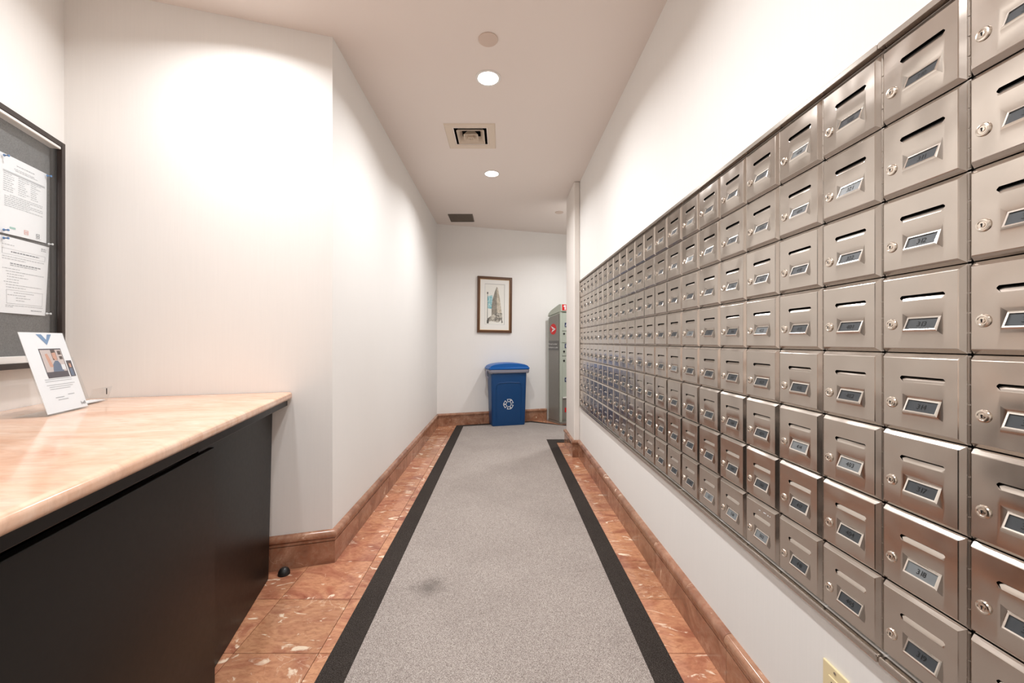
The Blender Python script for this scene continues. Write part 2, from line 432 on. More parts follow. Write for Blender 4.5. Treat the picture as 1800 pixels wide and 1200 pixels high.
# ------------------------------------------------------------------ mailboxes
PW = .147; XD = .74; ZT = 1.687; YN = .495; NC = 23; NR = 8
uc = [.0045, .0365, .041, .1095, .113, .1315]; vc = [.0095, .0325, .0722, .094, .105, .1375]
def door_mesh():
    m = MB(); idx = {}
    def P(u, v, w_=0.0): return (u, -w_, v)
    def vt(u, v, w_=0.0):
        key = (round(u, 5), round(v, 5), round(w_, 5))
        if key not in idx: idx[key] = len(m.v); m.v.append(P(u, v, w_))
        return idx[key]
    def face(*q): m.f.append(tuple(vt(*p) for p in q))
    # front plane, slightly proud in the middle, with the two openings left out
    for i in range(5):
        for j in range(5):
            ua, ub, va, vb = uc[i], uc[i + 1], vc[j], vc[j + 1]
            if i == 2 and j == 1: continue
            if 1 <= i <= 3 and j == 3: continue
            face((ua, va), (ub, va), (ub, vb), (ua, vb))
    # rounded pan edges: two facets, then the skirt going back
    e1 = (.0030, .1330, .0082, .1388); e2 = (.0013, .1396, .0012, .1462)
    def rect(e): return (e[0], e[2]), (e[1], e[2]), (e[1], e[3]), (e[0], e[3])
    r0 = [(uc[0], vc[0]), (uc[-1], vc[0]), (uc[-1], vc[-1]), (uc[0], vc[-1])]
    edge = {0: uc, 2: uc[::-1], 1: vc, 3: vc[::-1]}
    lev = [(rect(e1), -.0007), (rect(e2), -.0075), (rect(e2), -.013)]
    for s_ in range(4):
        t = (s_ + 1) % 4
        inn = [(x, r0[s_][1], 0) if s_ in (0, 2) else (r0[s_][0], x, 0) for x in edge[s_]]
        A, B = lev[0][0][s_], lev[0][0][t]
        face(*([(A[0], A[1], lev[0][1]), (B[0], B[1], lev[0][1])] + inn[::-1]))
        for (ra, wa), (rb, wb) in zip(lev, lev[1:]):
            face((rb[s_][0], rb[s_][1], wb), (rb[t][0], rb[t][1], wb), (ra[t][0], ra[t][1], wa), (ra[s_][0], ra[s_][1], wa))
    # mail slot: corners cut, lower edge curled inwards
    uL, uR, vb, vt_ = .0365, .113, .094, .105; c = .006; r = .0065
    face((uL, vb), (uL + c, vb), (uL, vb + c)); face((uR, vb), (uR, vb + c), (uR - c, vb))
    face((uL, vt_), (uL, vt_ - .003), (uL + .003, vt_)); face((uR, vt_), (uR - .003, vt_), (uR, vt_ - .003))
    prof = [(vb, 0), (vb + .0010, -.0003), (vb + .0050, -.0022), (vb + .0102, -.0052)]
    for (v0, w0), (v1, w1) in zip(prof, prof[1:]):
        s0 = max(0, c - (v0 - vb)); s1 = max(0, c - (v1 - vb))
        face((uL + s0, v0, w0), (uR - s0, v0, w0), (uR - s1, v1, w1), (uL + s1, v1, w1))
    # pocket of the tilted name window: recessed at the top, proud at the bottom
    h = [(.041, .0325), (.1095, .0325), (.1095, .0722), (.041, .0722)]
    q = [PL(0, 0), PL(1, 0), PL(1, 1), PL(0, 1)]
    for a in range(4):
        b = (a + 1) % 4
        m.f.append((vt(*h[a]), vt(*h[b]), len(m.v) + 1, len(m.v))); m.v += [tuple(q[a]), tuple(q[b])]
    return m
def PL(a, b, off=0.0):
    """point on the tilted window plate; a across, b up"""
    u = .0455 + a * .0595; v = .0392 + b * .0265; w_ = .0055 - b * .0105
    nn = Vector((0, -.0265, .0105)).normalized()      # outward and up (local y is inward)
    return Vector((u, -w_, v)) + nn * off
me_door = door_mesh().mesh('door', 'door_steel', 14)
bm = bmesh.new(); bm.from_mesh(me_door); bmesh.ops.remove_doubles(bm, verts=bm.verts, dist=1e-6); bm.to_mesh(me_door); bm.free()
# bezel ring
mb = MB(); ea, eb = .075, .15
o4 = [(0, 0), (1, 0), (1, 1), (0, 1)]; i4 = [(ea, eb), (1 - ea, eb), (1 - ea, 1 - eb), (ea, 1 - eb)]
m4 = [(ea * .45, eb * .45), (1 - ea * .45, eb * .45), (1 - ea * .45, 1 - eb * .45), (ea * .45, 1 - eb * .45)]
for a in range(4):
    b = (a + 1) % 4
    mb.quad(PL(*o4[a], .0), PL(*o4[b], .0), PL(*m4[b], .0016), PL(*m4[a], .0016))
    mb.quad(PL(*m4[a], .0016), PL(*m4[b], .0016), PL(*i4[b], .0014), PL(*i4[a], .0014))
    mb.quad(PL(*i4[a], .0014), PL(*i4[b], .0014), PL(*i4[b], -.0008), PL(*i4[a], -.0008))
me_bezel = mb.mesh('window_frame', 'bezel_steel')
e_ = .0
me_card = MB().quad(*[PL(*p, -.0004) for p in ((ea - .01, eb - .02), (1 - ea + .01, eb - .02), (1 - ea + .01, 1 - eb + .02), (ea - .01, 1 - eb + .02))]).mesh('card', 'card_slate')
me_card2 = me_card.copy(); me_card2.materials[0] = MATS['card_glare']
LU, LV = .0205, .053
me_lock = MB().lathe([(.0102, -.003), (.0102, .0012), (.0092, .0026), (.0068, .0030), (.0060, .0024), (.0042, .0024), (.0038, .0034), (.001, .0036)], 20, (LU, 0, LV), '-y').mesh('lock', 'lock_steel', 35)
me_key = MB().box(LU - .0007, LU + .0007, -.0040, -.0030, LV - .0028, LV + .0012).lathe([(.0013, .0030), (.0013, .0041), (.0004, .0041)], 8, (LU, 0, LV + .0014), '-y').mesh('keyhole', 'slot_dark')
mb = MB().box(.1404, .1456, .0062, .0085, .002, .1452)
for a, b in ((.004, .034), (.036, .066), (.068, .098), (.100, .143)):
    mb.lathe([(.0017, a), (.0017, b)], 8, (.1432, .0055, 0), 'z')
me_hinge = mb.mesh('hinge', 'hinge_steel', 40)
# numbers read from the name windows of the nearest columns, running on floor by floor
seq = {0: [302, 303, 304, 305, 306, 307, 308, 309], 1: [310, 311, 312, 313, 314, 317, 318, 319], 2: [320, 321, 322, 401, 402, 403, 404, 405],
       3: [408, 409, 410, 411, 412, 414, 417, 418], 4: [419, 420, 421, 422, 423, 424, 501, 502]}
READ = {313, 314, 317, 318, 319, 322, 401, 402, 403, 404, 502}
run_n = [f * 100 + i for f in range(5, 18) for i in range(1, 22) if i not in (13, 15, 16)][2:]
GLARE = {(6, 1), (5, 2), (5, 3), (3, 4), (7, 4), (4, 8), (0, 7), (1, 7), (3, 7), (7, 6), (7, 5), (1, 2), (0, 3)}  # windows whose film reflection is given as a paler card colour
for c in range(NC):
    for r in range(NR):
        num = seq[c][r] if c in seq else run_n[(c - 5) * 8 + r]
        side = (ORD[c] + ' column from right edge') if c < 12 else ('leftmost column' if c == NC - 1 else ORD[NC - 1 - c] + ' column from far left end')
        row = {0: 'top', 7: 'bottom'}.get(r, ORD[r])
        lab = ('steel mailbox marked %d, %s row, %s' % (num, row, side)) if num in READ else ('steel mailbox in %s row, %s' % (row + ('' if r in (0, 7) else ' from top'), side))
        if c == 0: lab = 'steel mailbox cut off by right edge of photo, %s row' % (row + ('' if r in (0, 7) else ' from top'))
        t = thing('mailbox', lab, 'mailbox', (XD, YN + PW * (c + 1), ZT - PW * (r + 1)), -PI / 2, 'steel mailboxes in the wall bank')
        link('door', me_door, t); link('hinge', me_hinge, t)
        k = link('lock', me_lock, t); link('keyhole', me_key, k)
        wf = link('window_frame', me_bezel, t)
        link('card', me_card2 if (r, c) in GLARE else me_card, wf)
        mb = text(MB(), str(num), .0125, lambda x, y: PL(.5 + x / .0595, .5 + y / .028, .0002))
        link('number', mb.mesh('number', 'ink_black'), wf)
        if (r, c) == (7, 4):              # worn spots above the slot of this one
            sc = MB()
            for u, v, a, h_ in ((.062, .1215, .009, .0028), (.082, .1225, .013, .0032), (.100, .121, .005, .004), (.109, .1222, .005, .0025)): sc.quad((u, -.0003, v), (u + a, -.0003, v + .0006), (u + a * .8, -.0003, v + h_), (u + a * .1, -.0003, v + h_ * .8))
            link('scuff', sc.mesh('scuff', 'white_print'), t)
# rails round the bank
Y1, Y2 = YN - .012, YN + PW * NC + .004
ZB = ZT - PW * NR
bank = thing('steel_surround', 'long steel surround with rails framing the wall of mailboxes', 'surround', (XW, Y1, ZB))
def fb(name, mat, x0, x1, y0, y1, z0, z1, bv=.0015):
    o = MB().box(x0 - XW, x1 - XW, y0 - Y1, y1 - Y1, z0 - ZB, z1 - ZB).build(name, mat, bank)
    return bevel(o, bv, 2)
fb('inside_shade', 'slot_dark', .7545, .7600, Y1 + .002, Y2 - .002, ZB - .002, ZT + .001, .0005)  # near-black sheet stands in for the shade inside the boxes
seams = [Y1] + [YN + PW * k for k in (2, 8, 14, 20)] + [Y2]
for a, b in zip(seams, seams[1:]):
    fb('top_rail', 'frame_steel', .731, XW - .0002, a + .0006, b - .0006, ZT + .0025, ZT + .0145)
    fb('bottom_rail', 'frame_steel', .731, XW - .0002, a + .0006, b - .0006, ZB - .020, ZB - .004, .003)
fb('end_rail', 'frame_steel', .736, XW - .0002, Y2, Y2 + .006, ZB - .021, ZT + .0145)
fb('end_rail', 'frame_steel', .736, XW - .0002, Y1 - .006, Y1, ZB - .021, ZT + .0145)

# ------------------------------------------------------------------ counter and cabinet
ZK = .87; F = Vector((-1.043, KY + SL * (-1.043 - KX) - .004)); DF = Vector((.226, -1)).normalized(); NF = Vector((-DF.y, DF.x))
YE = -.35
FE = F + DF * ((F.y - YE) / -DF.y); WE = C0 + DL * ((C0.y - YE) / -DL.y)
eps = .003
cor = C0 + NL * eps + Vector((0, -eps)); wl = WE + NL * eps
ctop = tag(MB().prism([(cor.x, cor.y), (wl.x, wl.y), tuple(FE), tuple(F)], ZK - .036, ZK).build('countertop', 'counter_marble'), 'peach marble countertop with a rounded edge on the black cabinet', 'countertop')
ed = ctop.data
bm = bmesh.new(); bm.from_mesh(ed)
sel = [e for e in bm.edges if all(abs((Vector(v.co[:2]) - F).dot(NF)) < 1e-4 for v in e.verts) and abs(e.verts[0].co.z - e.verts[1].co.z) < 1e-5]
sel += [e for e in bm.edges if all((Vector(v.co[:2]) - F).length < 1e-4 for v in e.verts)]
bmesh.ops.bevel(bm, geom=sel, offset=.0155, segments=6, profile=.5, affect='EDGES'); bm.to_mesh(ed); bm.free()
for p in ed.polygons: p.use_smooth = True
ed.set_sharp_from_angle(angle=math.radians(35))
cab = thing('counter_cabinet', 'black laminate cabinet under the marble countertop', 'cabinet', (F.x, F.y, 0))
def along(s, back, z): p = F + DF * s - NF * back; return (p.x - F.x, p.y - F.y, z)
def slab(name, mat, s0, s1, b0, b1, z0, z1, bt0=None, bv=.002):
    """panel parallel to the counter front; bt0: setback at its top if it leans"""
    m = MB(); t = b0 if bt0 is None else bt0
    m.loft([[along(s0, b0, z0), along(s1, b0, z0), along(s1, b1, z0), along(s0, b1, z0)], [along(s0 + (0 if bt0 is None else .0), t, z1), along(s1, t, z1), along(s1, b1, z1), along(s0, b1, z1)]])
    return bevel(m.build(name, mat, cab), bv, 2)
LK = (F.y - YE) / -DF.y - .01
slab('apron', 'laminate_black', .005, LK, .022, .05, ZK - .066, ZK - .037)
# body behind the fronts, cut to follow the partition
m = MB(); zt = ZK - .0375
b0, b1 = .115, .52
r_ = [along(.12, b0, .004), along(LK, b0, .004), along(LK, b1, .004), along(.36, b1, .004)]
m.loft([r_, [(x, y, zt) for x, y, _ in r_]]); m.build('body', 'laminate_black', cab)
# fixed end panel leaning under the overhang
e0 = Vector((-1.104, 1.902)); e1 = Vector((-1.122, 1.968)); s1_ = .70
def rel(p, z): return (p.x - F.x, p.y - F.y, z)
def on(p, s): return p + DF * s
bk = NF * -.022
m = MB().loft([[rel(e0, .003), rel(on(e0, s1_), .003), rel(on(e0, s1_) + bk, .003), rel(e0 + bk, .003)],
               [rel(e1, ZK - .064), rel(on(e1, s1_), ZK - .064), rel(on(e1, s1_) + bk, ZK - .064), rel(e1 + bk, ZK - .064)]])
bevel(m.build('end_panel', 'laminate_black', cab), .0015, 2)
d_ = slab('flap_door', 'laminate_black', .70, LK, .046, .066, .012, .778, None, .003)
d_['label'] = 'large black flap door panel with a gap along its top'
m = MB().tube([along(.66, .060, .800), along(.72, .056, .797), along(.78, .060, .794)], .006, 8)
m.build('hinge_stay', 'rubber_black', cab, 40)

# ------------------------------------------------------------------ notice board on the left wall
AL = math.atan2(DL.y, DL.x)
W0 = Vector((-1.875, 1.672))
B0, B1, BL_ = 1.02, 1.943, 1.12
board = thing('notice_board', 'framed grey felt notice board behind glass on left wall', 'notice board', (W0.x, W0.y, B0), AL)
H = B1 - B0
def bb(name, mat, x0, x1, y0, y1, z0, z1, bv=.0015):
    return bevel(MB().box(x0, x1, y0, y1, z0, z1).build(name, mat, board), bv, 2)
bb('felt_panel', 'board_felt', .01, BL_ - .01, .002, .012, .01, H - .01, .0005)
bb('frame_side', 'board_frame', 0, .02, .001, .05, 0, H); bb('frame_side', 'board_frame', BL_ - .02, BL_, .001, .05, 0, H)
bb('frame_top', 'board_frame', .0205, BL_ - .0205, .001, .05, H - .02, H); bb('frame_bottom', 'board_frame', .0205, BL_ - .0205, .001, .05, 0, .02)
bb('top_track', 'track_white', .0205, BL_ - .0205, .013, .047, H - .031, H - .0205); bb('bottom_track', 'track_white', .0205, BL_ - .0205, .013, .047, .0205, .046)
bb('edge_strip', 'laminate_edge', .0205, .0235, .013, .034, .0465, H - .0315)
MB().box(.0215, BL_ - .0215, .036, .039, .0465, H - .0315).build('glass_pane', 'pane_glass', board)

def sheet(label, tl, tr, br, bl, prints, curl=.004):
    """paper pinned to the felt; corners in board x and height; prints: (material, x0, x1, y0, y1) as fractions from top left"""
    t = thing('notice_sheet', label, 'paper', (W0.x, W0.y, B0), AL, 'sheets pinned to the notice board')
    def P(a, b, off=0.0):
        top = Vector(tl).lerp(Vector(tr), a); bot = Vector(bl).lerp(Vector(br), a); q = top.lerp(bot, b)
        return (q.x, .0135 + curl * math.sin(a * PI) * (.4 + b) * .7 + off, q.y - B0)
    m = MB(); n = 10
    for i in range(n):
        for j in range(n): m.quad(*[P((i + a) / n, (j + b) / n) for a, b in ((0, 0), (1, 0), (1, 1), (0, 1))])
    for i in range(n):
        for j in range(n): m.quad(*[P((i + a) / n, (j + b) / n, .0004) for a, b in ((0, 0), (0, 1), (1, 1), (1, 0))])
    me = m.mesh('page', 'paper_white', 60); link('page', me, t)
    groups = {}
    for mt, x0, x1, y0, y1 in prints: groups.setdefault(mt, []).append((x0, x1, y0, y1))
    for mt, rs in groups.items():
        m = MB()
        for x0, x1, y0, y1 in rs:
            k = 8
            for i in range(k): a0, a1 = x0 + (x1 - x0) * i / k, x0 + (x1 - x0) * (i + 1) / k; m.quad(*[P(a, b, .0009) for a, b in ((a0, y0), (a1, y0), (a1, y1), (a0, y1))])
        m.build('printing', mt, t)
    return t, P
def words(x0, x1, y, h, mt='print_grey'):
    out = []; x = x0
    while x < x1 - .01:
        w_ = random.uniform(.02, .07); out.append((mt, x, min(x + w_, x1), y, y + h)); x += w_ + .012
    return out
# the paper is read left to right = far end is board x small, so text starts at the camera-left side (large board x)
pr = words(.33, .72, .085, .010) + words(.28, .70, .135, .008) + words(.3, .78, .155, .008) + [('print_grey', .07, .95, .20, .207), ('print_mid', .07, .95, .215, .221)]
for cx_ in (.08, .36, .62):
    for i in range(9): pr += words(cx_, cx_ + random.uniform(.12, .24), .235 + i * .027, .008)
for i in range(7): pr += words(.1 if i else .2, .9 if i % 3 != 2 else .6, .495 + i * .024, .008)
pr += [('print_green', .2, .31, .90, .925), ('print_pink', .475, .57, .895, .905), ('print_pink', .475, .57, .945, .955), ('print_pink', .475, .495, .905, .945), ('print_pink', .55, .57, .905, .945), ('print_pink', .50, .545, .915, .935)]
pr += [('print_mid', .745, .825, .905, .912), ('print_mid', .745, .825, .955, .962), ('print_mid', .745, .757, .912, .955), ('print_mid', .813, .825, .912, .955), ('print_mid', .77, .80, .925, .943)] + words(.73, .86, .972, .006)
sheet('white schedule sheet pinned in upper row of the notice board', (.265, 1.793), (.042, 1.798), (.044, 1.517), (.271, 1.506), pr)
pr = words(.06, .28, .10, .008) + [('print_grey', .06, .92, .155, .158), ('print_grey', .06, .92, .225, .228), ('print_grey', .06, .068, .155, .228), ('print_grey', .912, .92, .155, .228)]
pr += words(.22, .78, .182, .014, 'print_mid') + words(.06, .9, .255, .008) + words(.06, .5, .285, .008) + words(.2, .82, .335, .013, 'print_mid') + words(.2, .75, .36, .012)
for i, (a, b) in enumerate(((.06, .38), (.12, .92), (.14, .46), (.14, .55), (.14, .36), (.08, .36), (.12, .86), (.12, .5))): pr += words(a, b, .41 + i * .035, .008)
pr += [('print_grey', .12, .9, .69, .694), ('print_grey', .12, .9, .87, .874), ('print_grey', .12, .126, .69, .874), ('print_grey', .894, .9, .69, .874)]
for i, (a, b) in enumerate(((.26, .68), (.14, .5), (.3, .6), (.3, .48))): pr += words(a, b, .72 + i * .034, .008)
pr += words(.1, .92, .893, .007) + words(.1, .24, .912, .007) + words(.62, .9, .94, .01, 'print_mid') + words(.82, .93, .045, .02) + words(.82, .93, .075, .012)
sheet('white typed letter sheet pinned below the schedule sheet', (.271, 1.498), (.029, 1.504), (.05, 1.223), (.262, 1.223), pr)
def pin(x, z, mt, label):
    t = thing('push_pin', label, 'push pin', (W0.x + DL.x * x + NL.x * .0165, W0.y + DL.y * x + NL.y * .0165, z), AL, 'pins on the notice board')
    MB().lathe([(.0045, .001), (.0045, .003), (.0024, .0045), (.0022, .010), (.0042, .013), (.0040, .015), (.001, .0155)], 12, (0, 0, 0), '-y').build('grip', mt, t, 40)
    for o_ in t.children: o_.rotation_euler = (0, 0, PI)
    t.children[0].location = (0, .002, 0)
for x, z, mt, lab in ((.254, 1.783, 'pin_blue', 'blue push pin at upper left corner of the schedule sheet'), (.05, 1.789, 'pin_blue', 'blue push pin at upper right corner of the schedule sheet'),
                      (.256, 1.517, 'pin_blue', 'blue push pin at lower left corner of the schedule sheet'), (.256, 1.488, 'pin_blue', 'blue push pin at upper left corner of the typed letter'),
                      (.042, 1.515, 'pin_white', 'white push pin at lower right corner of the schedule sheet'), (.052, 1.232, 'pin_white', 'white push pin at lower right corner of the typed letter')):
    pin(x, z, mt, lab)

# ------------------------------------------------------------------ acrylic sign holders on the counter
sb = Vector((-1.507, 1.338)); se = Vector((-1.571, 1.530)); sd = (se - sb).normalized(); SWD = .206
sgn = thing('sign_holder', 'slanted acrylic stand with white video call flyer on counter', 'sign', (sb.x, sb.y, ZK + .001), math.atan2(sd.y, sd.x))
LEAN = math.radians(15.4)
def SP(x, h, off=0.0):      # x along base, h up the slanted face; local +y is behind
    return (x, h * math.sin(LEAN) - off * math.cos(LEAN), h * math.cos(LEAN) + off * math.sin(LEAN))
def plate(m, x0, x1, h0, h1, o0, o1):
    m.loft([[SP(x0, h0, o0), SP(x1, h0, o0), SP(x1, h1, o0), SP(x0, h1, o0)], [SP(x0, h0, o1), SP(x1, h0, o1), SP(x1, h1, o1), SP(x0, h1, o1)]]); return m
m = MB(); plate(m, 0, SWD, 0, .292, -.0035, -.0012); m.build('back_sheet', 'acrylic', sgn)
m = MB(); plate(m, 0, SWD, 0.002, .290, .0012, .0028); m.build('front_sheet', 'acrylic', sgn)
MB().box(0, SWD, .004, .09, 0, .0025).build('foot', 'acrylic', sgn)
fl = plate(MB(), .002, SWD - .002, .006, .29, -.0008, .0002).build('flyer', 'paper_white', sgn)
def fq(mt, *polys):
    m = MB()
    for pts in polys: m.quad(*[SP(SWD * a, .29 * (1 - b), .0006 + lift) for a, b, lift in [(p[0], p[1], p[2] if len(p) > 2 else 0) for p in pts]])
    return m.build('printing', mt, fl)
def R(x0, x1, y0, y1, l=0): return [(x0, y0, l), (x1, y0, l), (x1, y1, l), (x0, y1, l)]
fq('sign_blue', [(.355, .02), (.47, .02), (.545, .09), (.52, .155)], [(.545, .09), (.60, .02), (.70, .02), (.52, .155)])
fq('photo_dark', R(.295, .80, .20, .54), R(.30, .80, .54, .565), R(.83, .96, .36, .57))
fq('photo_wall', R(.31, .785, .215, .49, .0001))
fq('photo_hair', R(.54, .645, .215, .345, .0002), R(.865, .925, .375, .44, .0002))
fq('photo_skin', [(.55, .255, .0003), (.635, .25, .0003), (.64, .33, .0003), (.60, .355, .0003), (.55, .32, .0003)], [(.39, .27, .0002), (.45, .26, .0002), (.485, .36, .0002), (.50, .43, .0002), (.42, .43, .0002)], R(.87, .92, .40, .45, .0003))
fq('photo_shirt', [(.50, .40, .0002), (.57, .355, .0002), (.64, .355, .0002), (.70, .42, .0002), (.71, .49, .0002), (.46, .49, .0002)], R(.85, .93, .46, .56, .0002))
fq('photo_hair', R(.69, .77, .23, .28, .0002), R(.70, .775, .30, .34, .0002))
fq('white_print', R(.68, .77, .405, .47, .0004))
fq('print_grey', *[R(*q) for q in ((.2, .82, .60, .607), (.2, .82, .575, .582), (.2, .86, .645, .652), (.24, .80, .67, .677), (.24, .72, .695, .702), (.3, .5, .80, .81), (.6, .76, .78, .79), (.34, .58, .83, .84))])
m = text(MB(), 'bell', .017, lambda x, y: SP(SWD * .9 + x, .29 * .08 + y, .0008)); m.build('printing', 'photo_dark', fl)
# second, clear holder standing behind
h2 = Vector((-1.665, 1.585)); h2e = Vector((-1.70, 1.70)); hd = (h2e - h2).normalized()
hold = thing('card_holder', 'small clear acrylic card holder behind the flyer stand', 'card holder', (h2.x, h2.y, ZK + .001), math.atan2(hd.y, hd.x))
MB().box(0, .12, -.03, .07, 0, .003).build('base', 'acrylic', hold)
MB().loft([[(0, .03, .003), (.12, .03, .003), (.12, .033, .003), (0, .033, .003)], [(0, .085, .185), (.12, .085, .185), (.12, .088, .185), (0, .088, .185)]]).build('back_plate', 'acrylic', hold)
MB().loft([[(0, -.03, .003), (.12, -.03, .003), (.12, -.027, .003), (0, -.027, .003)], [(0, -.046, .06), (.12, -.046, .06), (.12, -.043, .06), (0, -.043, .06)]]).build('front_lip', 'acrylic', hold)
MB().box(.006, .114, -.024, .024, .0035, .006).build('cards', 'paper_white', hold)
MB().box(.085, .088, -.0445, -.0425, .03, .055).build('mark', 'ink_black', hold).rotation_euler = (0, 0, 0)

# ------------------------------------------------------------------ small fittings
stop = thing('door_stop', 'small black dome door stop on the floor beside baseboard', 'door stop', (-1.054, 1.945, 0))
MB().lathe([(.027, .0005), (.027, .006), (.025, .016), (.019, .026), (.010, .031), (.001, .032)], 20).build('rubber_dome', 'rubber_black', stop, 40)
MB().lathe([(.016, .027), (.013, .031), (.006, .034), (.001, .0345)], 16).build('cap', 'laminate_edge', stop, 40)
out = thing('outlet_plate', 'cream plastic outlet plate on wall under the mailboxes', 'outlet', (XW, .938, .273), -PI / 2)
bevel(MB().box(0, .071, -.006, -.0003, 0, .115).build('plate', 'outlet_cream', out), .003, 3)
bevel(MB().box(.019, .052, -.0085, -.0055, .024, .091).build('receptacle', 'outlet_cream', out), .0015, 2)
for z in (.105, .010): MB().lathe([(.003, .0055), (.003, .0072), (.001, .0075)], 10, (.0355, 0, z), '-y').build('screw', 'hinge_steel', out)
for z in (.072, .042):
    s_ = MB().box(.028, .030, -.0090, -.0080, z, z + .009).box(.040, .042, -.0090, -.0080, z, z + .007).lathe([(.0022, .0080), (.0022, .0090)], 8, (.035, 0, z - .006), '-y').build('socket', 'slot_dark', out)

# ------------------------------------------------------------------ framed picture on the end wall
AB = math.atan2(SL, 1)
pl = Vector((-.355, backY(-.355))); PWD, PH, PZ = .49, .765, 1.243
pic = thing('framed_picture', 'brown framed drawing of a wedge-shaped tower on end wall', 'picture', (pl.x, pl.y, PZ), AB)
pic.rotation_euler = (0, math.radians(.6), AB)
def pb(name, mt, x0, x1, y0, y1, z0, z1, bv=.002, par=None): return bevel(MB().box(x0, x1, -y1, -y0, z0, z1).build(name, mt, par or pic), bv, 2)
fw = .032
pb('frame_side', 'frame_wood', 0, fw, .002, .03, 0, PH); pb('frame_side', 'frame_wood', PWD - fw, PWD, .002, .03, 0, PH)
pb('frame_rail', 'frame_wood', fw, PWD - fw, .002, .03, 0, fw); pb('frame_rail', 'frame_wood', fw, PWD - fw, .002, .03, PH - fw, PH)
g = .007
for a in ((fw, fw + g, fw, PH - fw), (PWD - fw - g, PWD - fw, fw, PH - fw)): pb('gilt_slip', 'frame_gold', a[0], a[1], .008, .022, a[2], a[3], .001)
for a in ((fw + g, PWD - fw - g, fw, fw + g), (fw + g, PWD - fw - g, PH - fw - g, PH - fw)): pb('gilt_slip', 'frame_gold', a[0], a[1], .008, .022, a[2], a[3], .001)
ax0, ax1, az0, az1 = .108, .385, .115, .665       # window cut in the mat
m = MB()
for x0, x1, z0, z1 in ((fw, ax0, fw, PH - fw), (ax1, PWD - fw, fw, PH - fw), (ax0, ax1, fw, az0), (ax0, ax1, az1, PH - fw)): m.box(x0, x1, -.014, -.009, z0, z1)
m.build('mat', 'mat_board', pic)
m = MB(); e = .003
for x0, x1, z0, z1 in ((ax0 - e, ax0, az0 - e, az1 + e), (ax1, ax1 + e, az0 - e, az1 + e), (ax0, ax1, az0 - e, az0), (ax0, ax1, az1, az1 + e)): m.box(x0, x1, -.0145, -.0142, z0, z1)
m.build('mat_line', 'print_grey', pic)
art = MB().box(ax0, ax1, -.0088, -.006, az0, az1).build('print', 'art_paper', pic)
def ap(mt, pts, y=.0092):
    m = MB()
    for p in pts: m.quad(*[(ax0 + (ax1 - ax0) * a, -y, az0 + (az1 - az0) * (1 - b)) for a, b in p])
    return m.build('drawing', mt, art)
def watercolour(name, c1, c2):
    m, nt, b = new_mat(name); tc = N(nt, 'ShaderNodeTexCoord')
    nt.links.new(ramp(nt, noise(nt, tc.outputs['Object'], 24, 6, .7, .8), [(.4, lin(c1)), (.6, lin(c2))]), b.inputs['Base Color']); b.inputs['Roughness'].default_value = .8
watercolour('wash_sky', (112, 182, 192), (206, 224, 222)); watercolour('wash_street', (96, 92, 86), (206, 200, 186))
watercolour('wash_left', (128, 124, 114), (162, 154, 142)); watercolour('wash_right', (176, 166, 148), (216, 206, 188))
ap('wash_sky', [[(.14, .30), (.38, .27), (.40, .5), (.36, .62), (.13, .60)]], .0090)
ap('wash_left', [[(.60, .06), (.62, .85), (.34, .80), (.34, .55), (.38, .40), (.50, .18)]])
ap('wash_right', [[(.60, .06), (.66, .10), (.76, .35), (.86, .70), (.88, .83), (.62, .85)]])
ap('wash_street', [[(.14, .86), (.34, .78), (.62, .70), (.88, .72), (.90, .86), (.70, .95), (.30, .92), (.12, .96)]], .0094)
ap('art_dark', [[(.10, .20), (.16, .20), (.16, .25), (.10, .25)], [(.122, .25), (.140, .25), (.145, .96), (.118, .96)], [(.10, .90), (.2, .88), (.2, .98), (.10, .98)], [(.84, .80), (.92, .95), (.86, .97)]], .0096)
m = MB()
for i in range(9):
    b = .2 + i * .065; xa = .60 - (b - .06) * .52; xb = .60 + (b - .06) * .36
    m.quad(*[(ax0 + (ax1 - ax0) * a, -.0095, az0 + (az1 - az0) * (1 - c)) for a, c in ((max(xa, .345), b), (.6, b - .01), (.6, b - .004), (max(xa, .345), b + .006))])
m.build('drawing', 'art_stone', art)

# ------------------------------------------------------------------ recycling bin
bd = Vector((1, .27)).normalized(); bn = Vector((-bd.y, bd.x))
bc = Vector((.066, 5.40)) + bn * .045
rb = thing('recycling_bin', 'blue recycling bin with grey liner bag under the picture', 'bin', (bc.x, bc.y, .0075), math.atan2(bd.y, bd.x))
def rrect(wx, wy, r, z, n=4, ox=0, oy=0):
    pts = []
    for sx, sy, a0 in ((1, 1, 0), (-1, 1, PI / 2), (-1, -1, PI), (1, -1, 1.5 * PI)):
        for i in range(n + 1):
            a = a0 + PI / 2 * i / n
            pts.append((ox + sx * (wx / 2 - r) + r * math.cos(a), oy + sy * (wy / 2 - r) + r * math.sin(a), z))
    return pts
MB().loft([rrect(.44, .19, .02, 0), rrect(.455, .2, .025, .02), rrect(.490, .235, .03, .66), rrect(.492, .237, .03, .71), rrect(.525, .262, .03, .715), rrect(.53, .266, .03, .735), rrect(.50, .24, .03, .737)]).build('body', 'bin_blue', rb, 40)
# raised arch panel line on the front face
def fr(x, z, off): y = -(.1 + (.1175 - .1) * z / .66) - off; return (x, y, z)
pth = [(-.17, .06), (-.175, .50), (-.165, .545), (-.14, .565), (0, .572), (.14, .565), (.165, .545), (.175, .50), (.17, .06)]
MB().tube([fr(x, z, .001) for x, z in pth], .0055, 6).build('panel_ridge', 'bin_blue', rb, 50)
for s_ in (-1, 1): bevel(MB().box(s_ * .262 - .015, s_ * .262 + .015, -.06, .06, .695, .725).build('handle', 'bin_blue', rb), .006, 3)
